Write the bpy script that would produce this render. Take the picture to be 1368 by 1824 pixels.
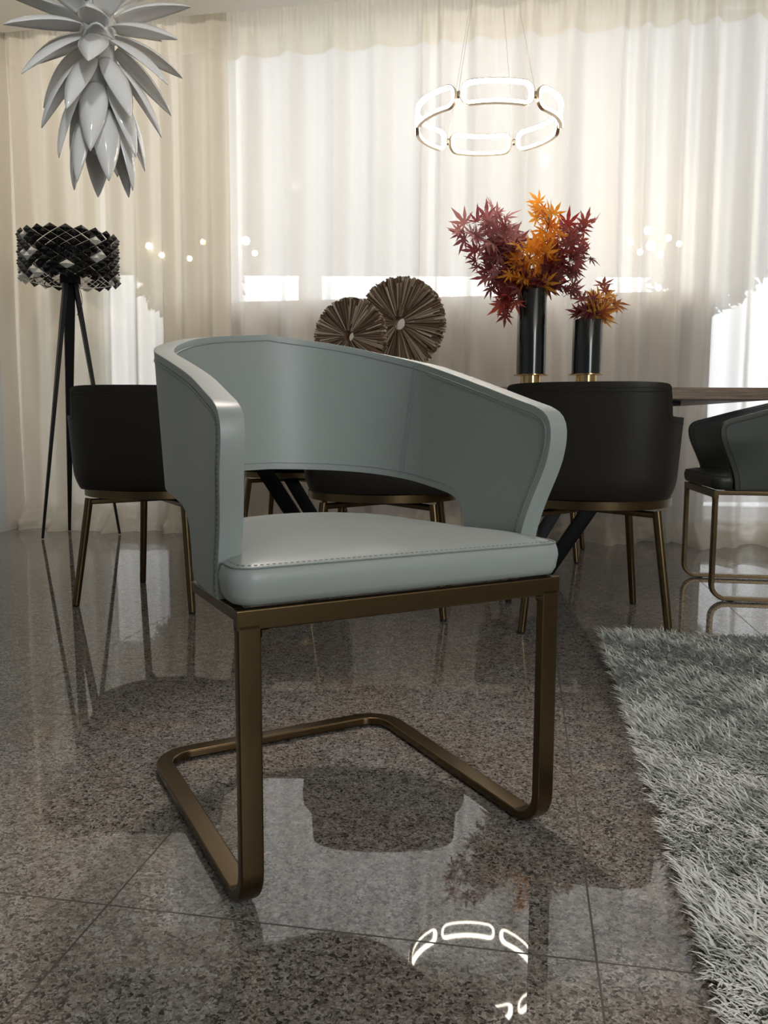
import bpy, bmesh, math, random
import numpy as np
from mathutils import Vector, Matrix, noise
S = bpy.context.scene
for o in list(bpy.data.objects): bpy.data.objects.remove(o, do_unlink=True)
COL = S.collection
PI = math.pi
R = math.radians
rnd = random.Random(7)

# ------------------------------------------------------------ camera
CAMH = 0.603
cd = bpy.data.cameras.new('camera'); cam = bpy.data.objects.new('camera', cd); COL.objects.link(cam)
cd.sensor_fit = 'VERTICAL'; cd.sensor_height = 36.0; cd.lens = 36.0*1421/1824
cd.clip_start = .02
cam.location = (0, 0, CAMH)
cam.rotation_euler = (Matrix.Rotation(R(90-6.12), 3, 'X') @ Matrix.Rotation(R(0.24), 3, 'Z')).to_euler()
S.camera = cam
S.view_settings.view_transform = 'Standard'; S.view_settings.look = 'None'
S.view_settings.gamma = 1; S.view_settings.use_curve_mapping = False
S.view_settings.exposure = 0.10

# ------------------------------------------------------------ world: bright hazy sky in front (+Y), dull behind
w = bpy.data.worlds.new('sky'); S.world = w; w.use_nodes = True
nt = w.node_tree; nt.nodes.clear()
wo = nt.nodes.new('ShaderNodeOutputWorld'); bg = nt.nodes.new('ShaderNodeBackground')
tc = nt.nodes.new('ShaderNodeTexCoord'); sep = nt.nodes.new('ShaderNodeSeparateXYZ')
rp = nt.nodes.new('ShaderNodeValToRGB'); mr = nt.nodes.new('ShaderNodeMapRange')
nt.links.new(tc.outputs['Generated'], sep.inputs[0]); nt.links.new(sep.outputs['Y'], mr.inputs[0])
mr.inputs[1].default_value = -1; mr.inputs[2].default_value = 1
nt.links.new(mr.outputs[0], rp.inputs[0])
e = rp.color_ramp.elements
e[0].position = 0.52; e[0].color = (.030, .033, .036, 1)
e[1].position = 0.86; e[1].color = (.93, .97, 1.0, 1)
nt.links.new(rp.outputs[0], bg.inputs[0]); bg.inputs[1].default_value = 3.2
nt.links.new(bg.outputs[0], wo.inputs[0])

def light(name, kind, loc, energy, color, size=.1, size_y=None, target=None, spot=None, blend=.5):
    d = bpy.data.lights.new(name, kind); d.energy = energy; d.color = color
    if kind == 'AREA':
        d.size = size
        if size_y: d.shape = 'RECTANGLE'; d.size_y = size_y
    elif kind == 'SUN': d.angle = size
    else: d.shadow_soft_size = size
    if spot: d.spot_size = R(spot); d.spot_blend = blend
    o = bpy.data.objects.new(name, d); COL.objects.link(o); o.location = loc
    if target is not None:
        o.rotation_euler = (Vector(target)-Vector(loc)).to_track_quat('-Z', 'Y').to_euler()
    return o
light('camera_side_fill', 'AREA', (3.1, -2.5, 1.8), 150, (.92, .97, 1.0), 3.4, 2.2, target=(.1, 1.6, .5))  # added cool fill from the camera's right; no shopfront opening is modelled
light('window_daylight', 'AREA', (.6, 6.4, 2.6), 138, (.93, .97, 1.0), 5.0, 2.5, target=(0, 4.2, 1.4))
light('warm_overhead_fill', 'AREA', (1.3, -.6, 2.70), 20, (1, .90, .76), 3.0, 2.2, target=(-.2, .2, 0))  # added soft warm fill lifting floor and bounce, no fixture behind it
light('overhead_spot', 'SPOT', (-.25, 2.35, 2.68), 85, (1, .88, .82), .06, target=(-.06, 1.22, .45), spot=38, blend=.7)
light('overhead_spot', 'SPOT', (-.3, .7, 2.68), 46, (.97, .98, 1), .08, target=(-.9, 2.6, 1.62), spot=34, blend=.8)  # extra spot added only to brighten the leaf pendant
light('overhead_spot', 'SPOT', (-1.5, 3.0, 2.68), 50, (1, .86, .70), .05, target=(-1.6, 4.7, 2.0), spot=95, blend=.9)
light('overhead_spot', 'SPOT', (.6, 2.9, 2.68), 34, (1, .86, .70), .05, target=(.5, 4.2, 2.0), spot=95, blend=.9)

# ------------------------------------------------------------ material helpers
def mat(name, col, rough=.5, metal=0., coat=0., **kw):
    m = bpy.data.materials.new(name); m.use_nodes = True
    b = m.node_tree.nodes['Principled BSDF']
    b.inputs['Base Color'].default_value = (*col, 1); b.inputs['Roughness'].default_value = rough
    b.inputs['Metallic'].default_value = metal; b.inputs['Coat Weight'].default_value = coat
    for k, v in kw.items(): b.inputs[k.replace('_', ' ')].default_value = v
    return m
def N(m, t): return m.node_tree.nodes.new(t)
def LK(m, a, b): m.node_tree.links.new(a, b)
def bumpify(m, scale, strength, dist=.001, vec=None, detail=3):
    n = N(m, 'ShaderNodeTexNoise'); n.inputs['Scale'].default_value = scale; n.inputs['Detail'].default_value = detail
    t = N(m, 'ShaderNodeTexCoord')
    if vec:
        mp = N(m, 'ShaderNodeMapping'); mp.inputs['Scale'].default_value = vec
        LK(m, t.outputs['Object'], mp.inputs[0]); LK(m, mp.outputs[0], n.inputs['Vector'])
    else: LK(m, t.outputs['Object'], n.inputs['Vector'])
    b = N(m, 'ShaderNodeBump'); b.inputs['Strength'].default_value = strength; b.inputs['Distance'].default_value = dist
    LK(m, n.outputs['Fac'], b.inputs['Height']); LK(m, b.outputs[0], m.node_tree.nodes['Principled BSDF'].inputs['Normal'])
    return n
def noisecol(m, c1, c2, scale, vec=None, detail=4, lo=.35, hi=.65, coord='Object'):
    t = N(m, 'ShaderNodeTexCoord'); mp = N(m, 'ShaderNodeMapping')
    if vec: mp.inputs['Scale'].default_value = vec
    n = N(m, 'ShaderNodeTexNoise'); n.inputs['Scale'].default_value = scale; n.inputs['Detail'].default_value = detail
    r = N(m, 'ShaderNodeValToRGB'); r.color_ramp.elements[0].position = lo; r.color_ramp.elements[1].position = hi
    r.color_ramp.elements[0].color = (*c1, 1); r.color_ramp.elements[1].color = (*c2, 1)
    LK(m, t.outputs[coord], mp.inputs[0]); LK(m, mp.outputs[0], n.inputs['Vector']); LK(m, n.outputs['Fac'], r.inputs[0])
    LK(m, r.outputs[0], m.node_tree.nodes['Principled BSDF'].inputs['Base Color'])
    return r

def leather(name, col, rough=.38):
    m = mat(name, col, rough); m.node_tree.nodes['Principled BSDF'].inputs['Specular IOR Level'].default_value = .5
    v = N(m, 'ShaderNodeTexVoronoi'); v.inputs['Scale'].default_value = 900
    t = N(m, 'ShaderNodeTexCoord'); LK(m, t.outputs['Object'], v.inputs['Vector'])
    b = N(m, 'ShaderNodeBump'); b.inputs['Strength'].default_value = .12; b.inputs['Distance'].default_value = .0004
    LK(m, v.outputs['Distance'], b.inputs['Height']); LK(m, b.outputs[0], m.node_tree.nodes['Principled BSDF'].inputs['Normal'])
    return m
M = {}
M['teal'] = leather('grey_teal_leather', (.35, .393, .377))
M['teal_seam'] = mat('seam_thread', (.20, .25, .24), .6)
M['teal_pipe'] = leather('grey_teal_piping', (.27, .315, .30))
M['olive'] = leather('olive_leather', (.030, .037, .026), .42)
M['olive_seam'] = mat('olive_seam', (.03, .04, .03), .6)
M['brownl'] = leather('taupe_brown_leather', (.017, .0135, .010), .45)
M['brownl'].node_tree.nodes['Principled BSDF'].inputs['Specular IOR Level'].default_value = .35
M['brown_seam'] = mat('brown_seam', (.012, .010, .008), .6)
M['brass'] = mat('brushed_bronze', (.135, .093, .048), .27, 1.0)
bumpify(M['brass'], 60, .10, .0006, (1, 1, 30))
M['brass2'] = mat('polished_brass', (.62, .45, .22), .16, 1.0)
M['blackmetal'] = mat('black_steel', (.007, .008, .008), .42, 0)
M['blackmetal'].node_tree.nodes['Principled BSDF'].inputs['Specular IOR Level'].default_value = .22
M['blacklacq'] = mat('black_lacquer', (.006, .010, .009), .16, 0, .6)
M['rubber'] = mat('black_rubber', (.01, .01, .01), .7)
M['white_gloss'] = mat('white_gloss_enamel', (.90, .89, .87), .13, 0, .5)
M['white'] = mat('white_plastic', (.75, .74, .72), .4)
M['wall'] = mat('cream_paint', (.66, .61, .53), .7); bumpify(M['wall'], 90, .15, .0008)
M['wall2'] = mat('pale_grey_paint', (.55, .58, .58), .55); bumpify(M['wall2'], 90, .1, .0008)
M['ceil'] = mat('white_ceiling_paint', (.80, .77, .71), .8)
M['wood'] = mat('walnut_tabletop', (.3, .2, .13), .45)
noisecol(M['wood'], (.17, .105, .065), (.36, .25, .17), 9, (1, 14, 14), 8, .3, .7)
M['drift'] = mat('driftwood', (.2, .13, .08), .8)
_t = N(M['drift'], 'ShaderNodeNewGeometry'); _r = N(M['drift'], 'ShaderNodeValToRGB')
LK(M['drift'], _t.outputs['Random Per Island'], _r.inputs[0])
_e = _r.color_ramp.elements; _e[0].color = (.10, .06, .035, 1); _e[1].color = (.62, .54, .42, 1)
_x = _r.color_ramp.elements.new(.45); _x.color = (.24, .14, .085, 1); _x = _r.color_ramp.elements.new(.7); _x.color = (.36, .28, .19, 1)
LK(M['drift'], _r.outputs[0], M['drift'].node_tree.nodes['Principled BSDF'].inputs['Base Color'])
bumpify(M['drift'], 70, .5, .002)
M['bark'] = mat('twig_bark', (.035, .02, .015), .8)

def leafmat(name, cols):
    m = mat(name, cols[0], .5)
    g = N(m, 'ShaderNodeNewGeometry'); r = N(m, 'ShaderNodeValToRGB'); r.color_ramp.interpolation = 'LINEAR'
    e = r.color_ramp.elements; e[0].color = (*cols[0], 1); e[1].color = (*cols[-1], 1)
    for i, c in enumerate(cols[1:-1]):
        x = e.new((i+1)/(len(cols)-1)); x.color = (*c, 1)
    LK(m, g.outputs['Random Per Island'], r.inputs[0])
    p = m.node_tree.nodes['Principled BSDF']; LK(m, r.outputs[0], p.inputs['Base Color'])
    tr = N(m, 'ShaderNodeBsdfTranslucent'); LK(m, r.outputs[0], tr.inputs[0])
    mx = N(m, 'ShaderNodeMixShader'); mx.inputs[0].default_value = .5
    LK(m, p.outputs[0], mx.inputs[1]); LK(m, tr.outputs[0], mx.inputs[2])
    LK(m, mx.outputs[0], m.node_tree.nodes['Material Output'].inputs[0])
    return m
M['leaf_purple'] = leafmat('burgundy_leaf', [(.34, .08, .09), (.20, .05, .07), (.46, .17, .17), (.55, .26, .25)])
M['leaf_red'] = leafmat('red_leaf', [(.42, .05, .04), (.22, .04, .05), (.58, .11, .06), (.36, .10, .10)])
M['leaf_orange'] = leafmat('orange_leaf', [(.95, .36, .02), (1.0, .52, .06), (.80, .24, .02), (1.0, .42, .03)])
M['leaf_dark'] = leafmat('dark_red_leaf', [(.17, .04, .05), (.26, .06, .06), (.38, .11, .11), (.20, .09, .07)])
M['leaf_yellow'] = leafmat('yellow_leaf', [(.85, .40, .06), (.95, .55, .12), (.62, .24, .05), (.30, .05, .04)])

def sheer(name, col, transp, transl):
    m = bpy.data.materials.new(name); m.use_nodes = True; nt = m.node_tree; nt.nodes.clear()
    out = nt.nodes.new('ShaderNodeOutputMaterial')
    d = nt.nodes.new('ShaderNodeBsdfDiffuse'); t = nt.nodes.new('ShaderNodeBsdfTranslucent'); tr = nt.nodes.new('ShaderNodeBsdfTransparent')
    d.inputs[0].default_value = (*col, 1); t.inputs[0].default_value = (*[c*1.0 for c in col], 1)
    a = nt.nodes.new('ShaderNodeMixShader'); b = nt.nodes.new('ShaderNodeMixShader')
    a.inputs[0].default_value = transl; nt.links.new(d.outputs[0], a.inputs[1]); nt.links.new(t.outputs[0], a.inputs[2])
    # threads seen at a slant close up: fewer gaps to look through
    lw = nt.nodes.new('ShaderNodeLayerWeight'); lw.inputs[0].default_value = .35
    mp = nt.nodes.new('ShaderNodeMapRange'); mp.inputs[1].default_value = 0; mp.inputs[2].default_value = .9
    mp.inputs[3].default_value = 1-transp; mp.inputs[4].default_value = 1
    nt.links.new(lw.outputs['Facing'], mp.inputs[0]); nt.links.new(mp.outputs[0], b.inputs[0])
    nt.links.new(tr.outputs[0], b.inputs[1]); nt.links.new(a.outputs[0], b.inputs[2]); nt.links.new(b.outputs[0], out.inputs[0])
    return m
M['sheer'] = sheer('white_sheer_voile', (.90, .873, .845), .24, .5)
M['drape'] = sheer('cream_drape', (.80, .75, .66), .16, .45)
M['hem'] = sheer('curtain_hem', (.78, .73, .64), .05, .4)

def emis(name, col, st):
    m = bpy.data.materials.new(name); m.use_nodes = True; nt = m.node_tree; nt.nodes.clear()
    o = nt.nodes.new('ShaderNodeOutputMaterial'); e = nt.nodes.new('ShaderNodeEmission')
    e.inputs[0].default_value = (*col, 1); e.inputs[1].default_value = st; nt.links.new(e.outputs[0], o.inputs[0]); return m
M['led'] = emis('led_diffuser', (1, .92, .78), 24)
M['glint_bead'] = emis('warm_glint', (1, .82, .5), 60)  # glow of the beads added behind the sheer

# ------------------------------------------------------------ object helpers
def link_mesh(name, verts, faces, mats, parent=None, smooth=False, mi=None, loc=None):
    me = bpy.data.meshes.new(name); me.from_pydata([tuple(v) for v in verts], [], faces)
    if not isinstance(mats, (list, tuple)): mats = [mats]
    for m in mats: me.materials.append(m)
    if mi is not None: me.polygons.foreach_set('material_index', mi)
    if smooth: me.polygons.foreach_set('use_smooth', [True]*len(me.polygons))
    me.update()
    o = bpy.data.objects.new(name, me); COL.objects.link(o)
    if parent: o.parent = parent
    if loc: o.location = loc
    return o
def tag(o, label=None, cat=None, group=None, kind=None):
    if label: o['label'] = label
    if cat: o['category'] = cat
    if group: o['group'] = group
    if kind: o['kind'] = kind
    return o
def thing(name, label, cat, loc=(0, 0, 0), rz=0, group=None):
    o = bpy.data.objects.new(name, None); COL.objects.link(o); o.location = loc; o.rotation_euler = (0, 0, rz)
    o.empty_display_size = .05
    return tag(o, label, cat, group)
class MB:
    def __init__(s): s.v = []; s.f = []; s.mi = []
    def add(s, v, f, mi=0):
        b = len(s.v); s.v += [tuple(p) for p in v]; s.f += [tuple(i+b for i in q) for q in f]; s.mi += [mi]*len(f); return s
    def box(s, c, d, mi=0, rot=None):
        v = [Vector((x*d[0]/2, y*d[1]/2, z*d[2]/2)) for x in (-1, 1) for y in (-1, 1) for z in (-1, 1)]
        if rot is not None: v = [rot @ p for p in v]
        v = [p+Vector(c) for p in v]
        return s.add(v, [(0, 1, 3, 2), (4, 6, 7, 5), (0, 4, 5, 1), (2, 3, 7, 6), (0, 2, 6, 4), (1, 5, 7, 3)], mi)
    def tube(s, pts, r, n=8, mi=0, caps=True):
        prof = [(math.cos(2*PI*i/n), math.sin(2*PI*i/n)) for i in range(n)]
        rr = r if isinstance(r, (list, tuple)) else [r]*len(pts)
        return s.sweep(pts, [[(a*q, b*q) for a, b in prof] for q in rr], None, mi=mi, caps=caps)
    def sweep(s, pts, prof, n0, closed=False, mi=0, caps=True):
        pts = [Vector(p) for p in pts]; n = len(pts); T = []
        for i in range(n):
            if closed: t = pts[(i+1) % n]-pts[i-1]
            else: t = pts[min(i+1, n-1)]-pts[max(i-1, 0)]
            T.append(t.normalized())
        if n0 is None: n0 = Vector((0, 0, 1)) if abs(T[0].z) < .9 else Vector((1, 0, 0))
        nn = Vector(n0); nn = (nn-T[0]*nn.dot(T[0])).normalized(); fr = []
        for i in range(n):
            if i:
                q = T[i-1].rotation_difference(T[i]); nn = q @ nn; nn = (nn-T[i]*nn.dot(T[i])).normalized()
            fr.append((nn.copy(), T[i].cross(nn)))
        multi = isinstance(prof[0][0], (tuple, list)); k = len(prof[0]) if multi else len(prof)
        V = []
        for i in range(n):
            P = prof[i] if multi else prof
            for a, b in P: V.append(pts[i]+fr[i][0]*a+fr[i][1]*b)
        F = []
        for i in range(n if closed else n-1):
            j = (i+1) % n
            for q in range(k):
                F.append((i*k+q, i*k+(q+1) % k, j*k+(q+1) % k, j*k+q))
        if caps and not closed:
            F.append(tuple(reversed(range(k)))); F.append(tuple((n-1)*k+q for q in range(k)))
        return s.add(V, F, mi)
    def lathe(s, prof, n=32, c=(0, 0, 0), mi=0, caps=True):
        V = []; F = []
        for r, z in prof:
            for i in range(n): V.append((c[0]+r*math.cos(2*PI*i/n), c[1]+r*math.sin(2*PI*i/n), c[2]+z))
        for j in range(len(prof)-1):
            for i in range(n): F.append((j*n+i, j*n+(i+1) % n, (j+1)*n+(i+1) % n, (j+1)*n+i))
        if caps: F.append(tuple(reversed(range(n)))); F.append(tuple((len(prof)-1)*n+i for i in range(n)))
        return s.add(V, F, mi)
    def build(s, name, mats, parent=None, smooth=False, loc=None, auto=None):
        o = link_mesh(name, s.v, s.f, mats, parent, smooth or auto is not None, s.mi, loc)
        if auto is not None: autosmooth(o, auto)
        return o
def autosmooth(o, ang=35):
    bm = bmesh.new(); bm.from_mesh(o.data); bmesh.ops.recalc_face_normals(bm, faces=bm.faces)
    a = R(ang)
    for e in bm.edges:
        if len(e.link_faces) == 2 and e.calc_face_angle(0) > a: e.smooth = False
    for f in bm.faces: f.smooth = True
    bm.to_mesh(o.data); bm.free()
def crisp(o):
    m = o.modifiers.new('normals', 'WEIGHTED_NORMAL'); m.weight = 100; m.keep_sharp = True
    return o
def bevel(o, wd, seg=3, ang=40):
    m = o.modifiers.new('bevel', 'BEVEL'); m.width = wd; m.segments = seg; m.limit_method = 'ANGLE'; m.angle_limit = R(ang)
    m.harden_normals = False
    return o
def rrect(w_, h_, r, n=3):
    p = []
    for cx, cy, a0 in ((w_/2-r, h_/2-r, 0), (-w_/2+r, h_/2-r, 90), (-w_/2+r, -h_/2+r, 180), (w_/2-r, -h_/2+r, 270)):
        for i in range(n+1):
            a = R(a0+90*i/n); p.append((cx+r*math.cos(a), cy+r*math.sin(a)))
    return p
def chaikin(p, it=3):
    p = [Vector(q) for q in p]
    for _ in range(it):
        q = [p[0]]
        for i in range(len(p)-1):
            q += [p[i]*.75+p[i+1]*.25, p[i]*.25+p[i+1]*.75]
        q.append(p[-1]); p = q
    return p
def resample(p, n):
    L = [0]
    for i in range(1, len(p)): L.append(L[-1]+(p[i]-p[i-1]).length)
    out = []; j = 0
    for k in range(n):
        t = L[-1]*k/(n-1)
        while j < len(p)-2 and L[j+1] < t: j += 1
        u = (t-L[j])/max(L[j+1]-L[j], 1e-9); out.append(p[j].lerp(p[j+1], min(max(u, 0), 1)))
    return out
def copy_tree(o, parent=None):
    c = o.copy(); COL.objects.link(c)
    if parent: c.parent = parent
    for ch in list(o.children): copy_tree(ch, c)
    return c

# ------------------------------------------------------------ setting
U = Vector((math.cos(R(-10)), math.sin(R(-10)), 0)); NN = Vector((math.sin(R(10)), math.cos(R(10)), 0))
C0 = Vector((-2.12, 4.76, 0))                    # wall corner, curtain line starts here
def W(s, n, z=0): return C0+U*s+NN*n+Vector((0, 0, z))
RZW = Matrix.Rotation(R(-10), 3, 'Z')
def wbox(mb, s0, s1, n0, n1, z0, z1, mi=0):
    return mb.box(W((s0+s1)/2, (n0+n1)/2, (z0+z1)/2), (s1-s0, n1-n0, z1-z0), mi, RZW)

# granite floor
fm = mat('polished_granite_tiles', (.4, .35, .32), .07); nt = fm.node_tree; P = nt.nodes['Principled BSDF']
tcn = N(fm, 'ShaderNodeTexCoord'); mpn = N(fm, 'ShaderNodeMapping'); LK(fm, tcn.outputs['Object'], mpn.inputs[0])
mpn.inputs['Rotation'].default_value = (0, 0, R(10))
def ramp(src, stops, interp='LINEAR'):
    r = N(fm, 'ShaderNodeValToRGB'); r.color_ramp.interpolation = interp; e = r.color_ramp.elements
    while len(e) > 1: e.remove(e[-1])
    e[0].position = stops[0][0]; e[0].color = (*stops[0][1], 1)
    for p_, c in stops[1:]: x = e.new(p_); x.color = (*c, 1)
    LK(fm, src, r.inputs[0]); return r.outputs[0]
vo = N(fm, 'ShaderNodeTexVoronoi'); vo.inputs['Scale'].default_value = 290; vo.inputs['Randomness'].default_value = 1
nz = N(fm, 'ShaderNodeTexNoise'); nz.inputs['Scale'].default_value = 120; nz.inputs['Detail'].default_value = 3
LK(fm, mpn.outputs[0], nz.inputs['Vector'])
mxv = N(fm, 'ShaderNodeMix'); mxv.data_type = 'VECTOR'; mxv.inputs[0].default_value = .012
LK(fm, mpn.outputs[0], mxv.inputs[4]); LK(fm, nz.outputs['Color'], mxv.inputs[5]); LK(fm, mxv.outputs[1], vo.inputs['Vector'])
sepc = N(fm, 'ShaderNodeSeparateColor'); LK(fm, vo.outputs['Color'], sepc.inputs[0])
grain = ramp(sepc.outputs[0], [(0, (.060, .057, .055)), (.14, (.12, .11, .105)), (.25, (.22, .198, .185)), (.48, (.30, .272, .252)), (.75, (.39, .37, .35)), (1, (.52, .515, .50))])
n2 = N(fm, 'ShaderNodeTexNoise'); n2.inputs['Scale'].default_value = 38; n2.inputs['Detail'].default_value = 5
LK(fm, mpn.outputs[0], n2.inputs['Vector'])
blot = ramp(n2.outputs['Fac'], [(.30, (.62, .60, .59)), (.45, (.93, .89, .86)), (.6, (1.0, .99, .97)), (.72, (1.2, 1.2, 1.2))])
n3 = N(fm, 'ShaderNodeTexNoise'); n3.inputs['Scale'].default_value = 4; n3.inputs['Detail'].default_value = 3
LK(fm, mpn.outputs[0], n3.inputs['Vector'])
big = ramp(n3.outputs['Fac'], [(.35, (.95, .89, .84)), (.6, (.93, .95, .95))])
def mult(a, b):
    m = N(fm, 'ShaderNodeMix'); m.data_type = 'RGBA'; m.blend_type = 'MULTIPLY'; m.inputs[0].default_value = 1
    LK(fm, a, m.inputs[6]); LK(fm, b, m.inputs[7]); return m.outputs[2]
n4 = N(fm, 'ShaderNodeTexNoise'); n4.inputs['Scale'].default_value = 420; n4.inputs['Detail'].default_value = 2
LK(fm, mpn.outputs[0], n4.inputs['Vector'])
fine = ramp(n4.outputs['Fac'], [(.33, (.46, .45, .44)), (.45, (.80, .80, .80)), (.68, (1.0, 1.0, 1.0))])
colr = mult(mult(mult(grain, blot), big), fine)
# tile joints 0.6 m: lines through measured offsets
sx = N(fm, 'ShaderNodeSeparateXYZ'); LK(fm, mpn.outputs[0], sx.inputs[0])
def joint(sock, off, wdt=.0028):
    a = N(fm, 'ShaderNodeMath'); a.operation = 'ADD'; a.inputs[1].default_value = off; LK(fm, sock, a.inputs[0])
    b = N(fm, 'ShaderNodeMath'); b.operation = 'PINGPONG'; b.inputs[1].default_value = .3; LK(fm, a.outputs[0], b.inputs[0])
    c = N(fm, 'ShaderNodeMath'); c.operation = 'LESS_THAN'; c.inputs[1].default_value = wdt/2; LK(fm, b.outputs[0], c.inputs[0])
    return c.outputs[0]
jx = joint(sx.outputs['X'], 0.6*10-.093+.0); jy = joint(sx.outputs['Y'], 0.6*10-.275)
mxj = N(fm, 'ShaderNodeMath'); mxj.operation = 'MAXIMUM'; LK(fm, jx, mxj.inputs[0]); LK(fm, jy, mxj.inputs[1])
mj = N(fm, 'ShaderNodeMix'); mj.data_type = 'RGBA'; LK(fm, mxj.outputs[0], mj.inputs[0]); LK(fm, colr, mj.inputs[6]); mj.inputs[7].default_value = (.10, .085, .075, 1)
LK(fm, mj.outputs[2], P.inputs['Base Color'])
mrr = N(fm, 'ShaderNodeMapRange'); LK(fm, mxj.outputs[0], mrr.inputs[0]); mrr.inputs[3].default_value = .022; mrr.inputs[4].default_value = .5
LK(fm, mrr.outputs[0], P.inputs['Roughness'])
bn = N(fm, 'ShaderNodeBump'); bn.inputs['Strength'].default_value = .25; bn.inputs['Distance'].default_value = .0015; bn.invert = True
LK(fm, mxj.outputs[0], bn.inputs['Height']); LK(fm, bn.outputs[0], P.inputs['Normal'])
P.inputs['Specular IOR Level'].default_value = .38
mb = MB(); mb.box((1, 1, -.05), (9, 11, .1)); fl = mb.build('floor', fm); tag(fl, kind='structure')

# walls, ceiling with a curtain slot, back wall pier
mb = MB(); wbox(mb, -.2, 0, -8, .55, 0, 2.95); tag(mb.build('wall_left', M['wall']), kind='structure')
mb = MB(); wbox(mb, 0, .012, -7.9, -.235, 0, 2.72); tag(mb.build('trim_1', M['wall2']), kind='structure')
CH = 2.735
mb = MB(); wbox(mb, -.2, 8, -8.5, -.14, CH, CH+.12); tag(mb.build('ceiling', M['ceil']), kind='structure')
mb = MB(); wbox(mb, -.2, 8, -.14, .65, 2.95, 3.05); wbox(mb, -.2, 8, -.14, -.10, CH+.12, 2.95); tag(mb.build('trim_2', M['ceil']), kind='structure')
mb = MB(); wbox(mb, 6.3, 6.4, -8.5, .65, 0, 2.95); tag(mb.build('wall_right', M['wall']), kind='structure')
# wall pier behind the cream drape and head beam, then glazed openings
mb = MB(); wbox(mb, 0, .22, .40, .55, 0, 2.95); wbox(mb, 1.02, 1.12, .40, .55, 0, 2.95); wbox(mb, 0, 8, .40, .55, 2.90, 2.95); wbox(mb, .22, 8, .36, .56, 0, .10)
tag(mb.build('wall_back', M['wall']), kind='structure')
gl = mat('window_glass', (.9, .95, .95), .02, 0, 0, Alpha=.12)
fr = mat('aluminium_frame', (.45, .46, .47), .4, .6)
for i, (a, b) in enumerate(((.22, 1.02), (1.12, 2.9), (2.9, 4.4), (4.4, 6.2))):
    mb = MB(); t = .05
    wbox(mb, a, a+t, .44, .50, 0, 2.90); wbox(mb, b-t, b, .44, .50, 0, 2.90); wbox(mb, a, b, .44, .50, .10, .16); wbox(mb, a, b, .44, .50, 2.84, 2.90)
    wf = mb.build('window_%d' % (i+1), fr); tag(wf, kind='structure')
    mb = MB(); wbox(mb, a+t, b-t, .467, .473, .06, 2.84); mb.build('pane', gl, wf)

# outside
mb = MB(); mb.box((2, 26, -.25), (60, 42, .3)); tag(mb.build('ground', mat('pavement', (.55, .54, .52), .9)), kind='structure')
def building():
    b = thing('building', 'pale building with a grey canopy seen faintly outside through the sheer curtain', 'building', (2, 13, -.1))
    pm = mat('pale_render', (.80, .77, .74), .9); gm = mat('grey_fascia', (.36, .38, .42), .7)
    MB().box((0, .3, 8.4), (26, 1, 9.2)).build('upper_wall', pm, b)
    MB().box((0, -.6, 3.55), (26, 1.2, .95)).build('canopy', gm, b)
    for x in (-9, -3.2, 1.2, 6.6, 10): MB().box((x, .2, 1.85), (.35, .35, 3.7)).build('column', pm, b)
building()
def leafball(name, label, c, rad, n, mats, seed):
    rg = random.Random(seed); t = thing(name, label, 'tree', (c[0], c[1], -.1), 0, 'trees outside the window')
    mb = MB()
    for _ in range(n):
        d = Vector((rg.gauss(0, 1), rg.gauss(0, 1), rg.gauss(0, 1))).normalized()*rad*rg.uniform(.4, 1)
        d.z *= .8; p = Vector((0, 0, c[2]))+d; a = Vector((rg.gauss(0, 1), rg.gauss(0, 1), rg.gauss(0, 1))).normalized()*.11
        q = a.cross(Vector((rg.gauss(0, 1), rg.gauss(0, 1), 1))).normalized()*.06
        mb.add([p-a, p+q, p+a, p-q], [(0, 1, 2, 3)])
    mb.build('foliage', mats, t); MB().tube([(0, 0, 0), (.05, 0, c[2])], .07).build('trunk', M['bark'], t)
lg = mat('tree_leaf', (.16, .22, .09), .5)
leafball('tree', 'leafy tree faintly visible outside behind the sheer curtain, above the right vase', (4.15, 10.6, 2.75), .75, 900, lg, 3)
leafball('tree', 'leafy tree faintly visible outside behind the sheer curtain, beyond the drape edge at left', (-2.55, 10.6, 2.6), .7, 900, lg, 4)

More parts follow.
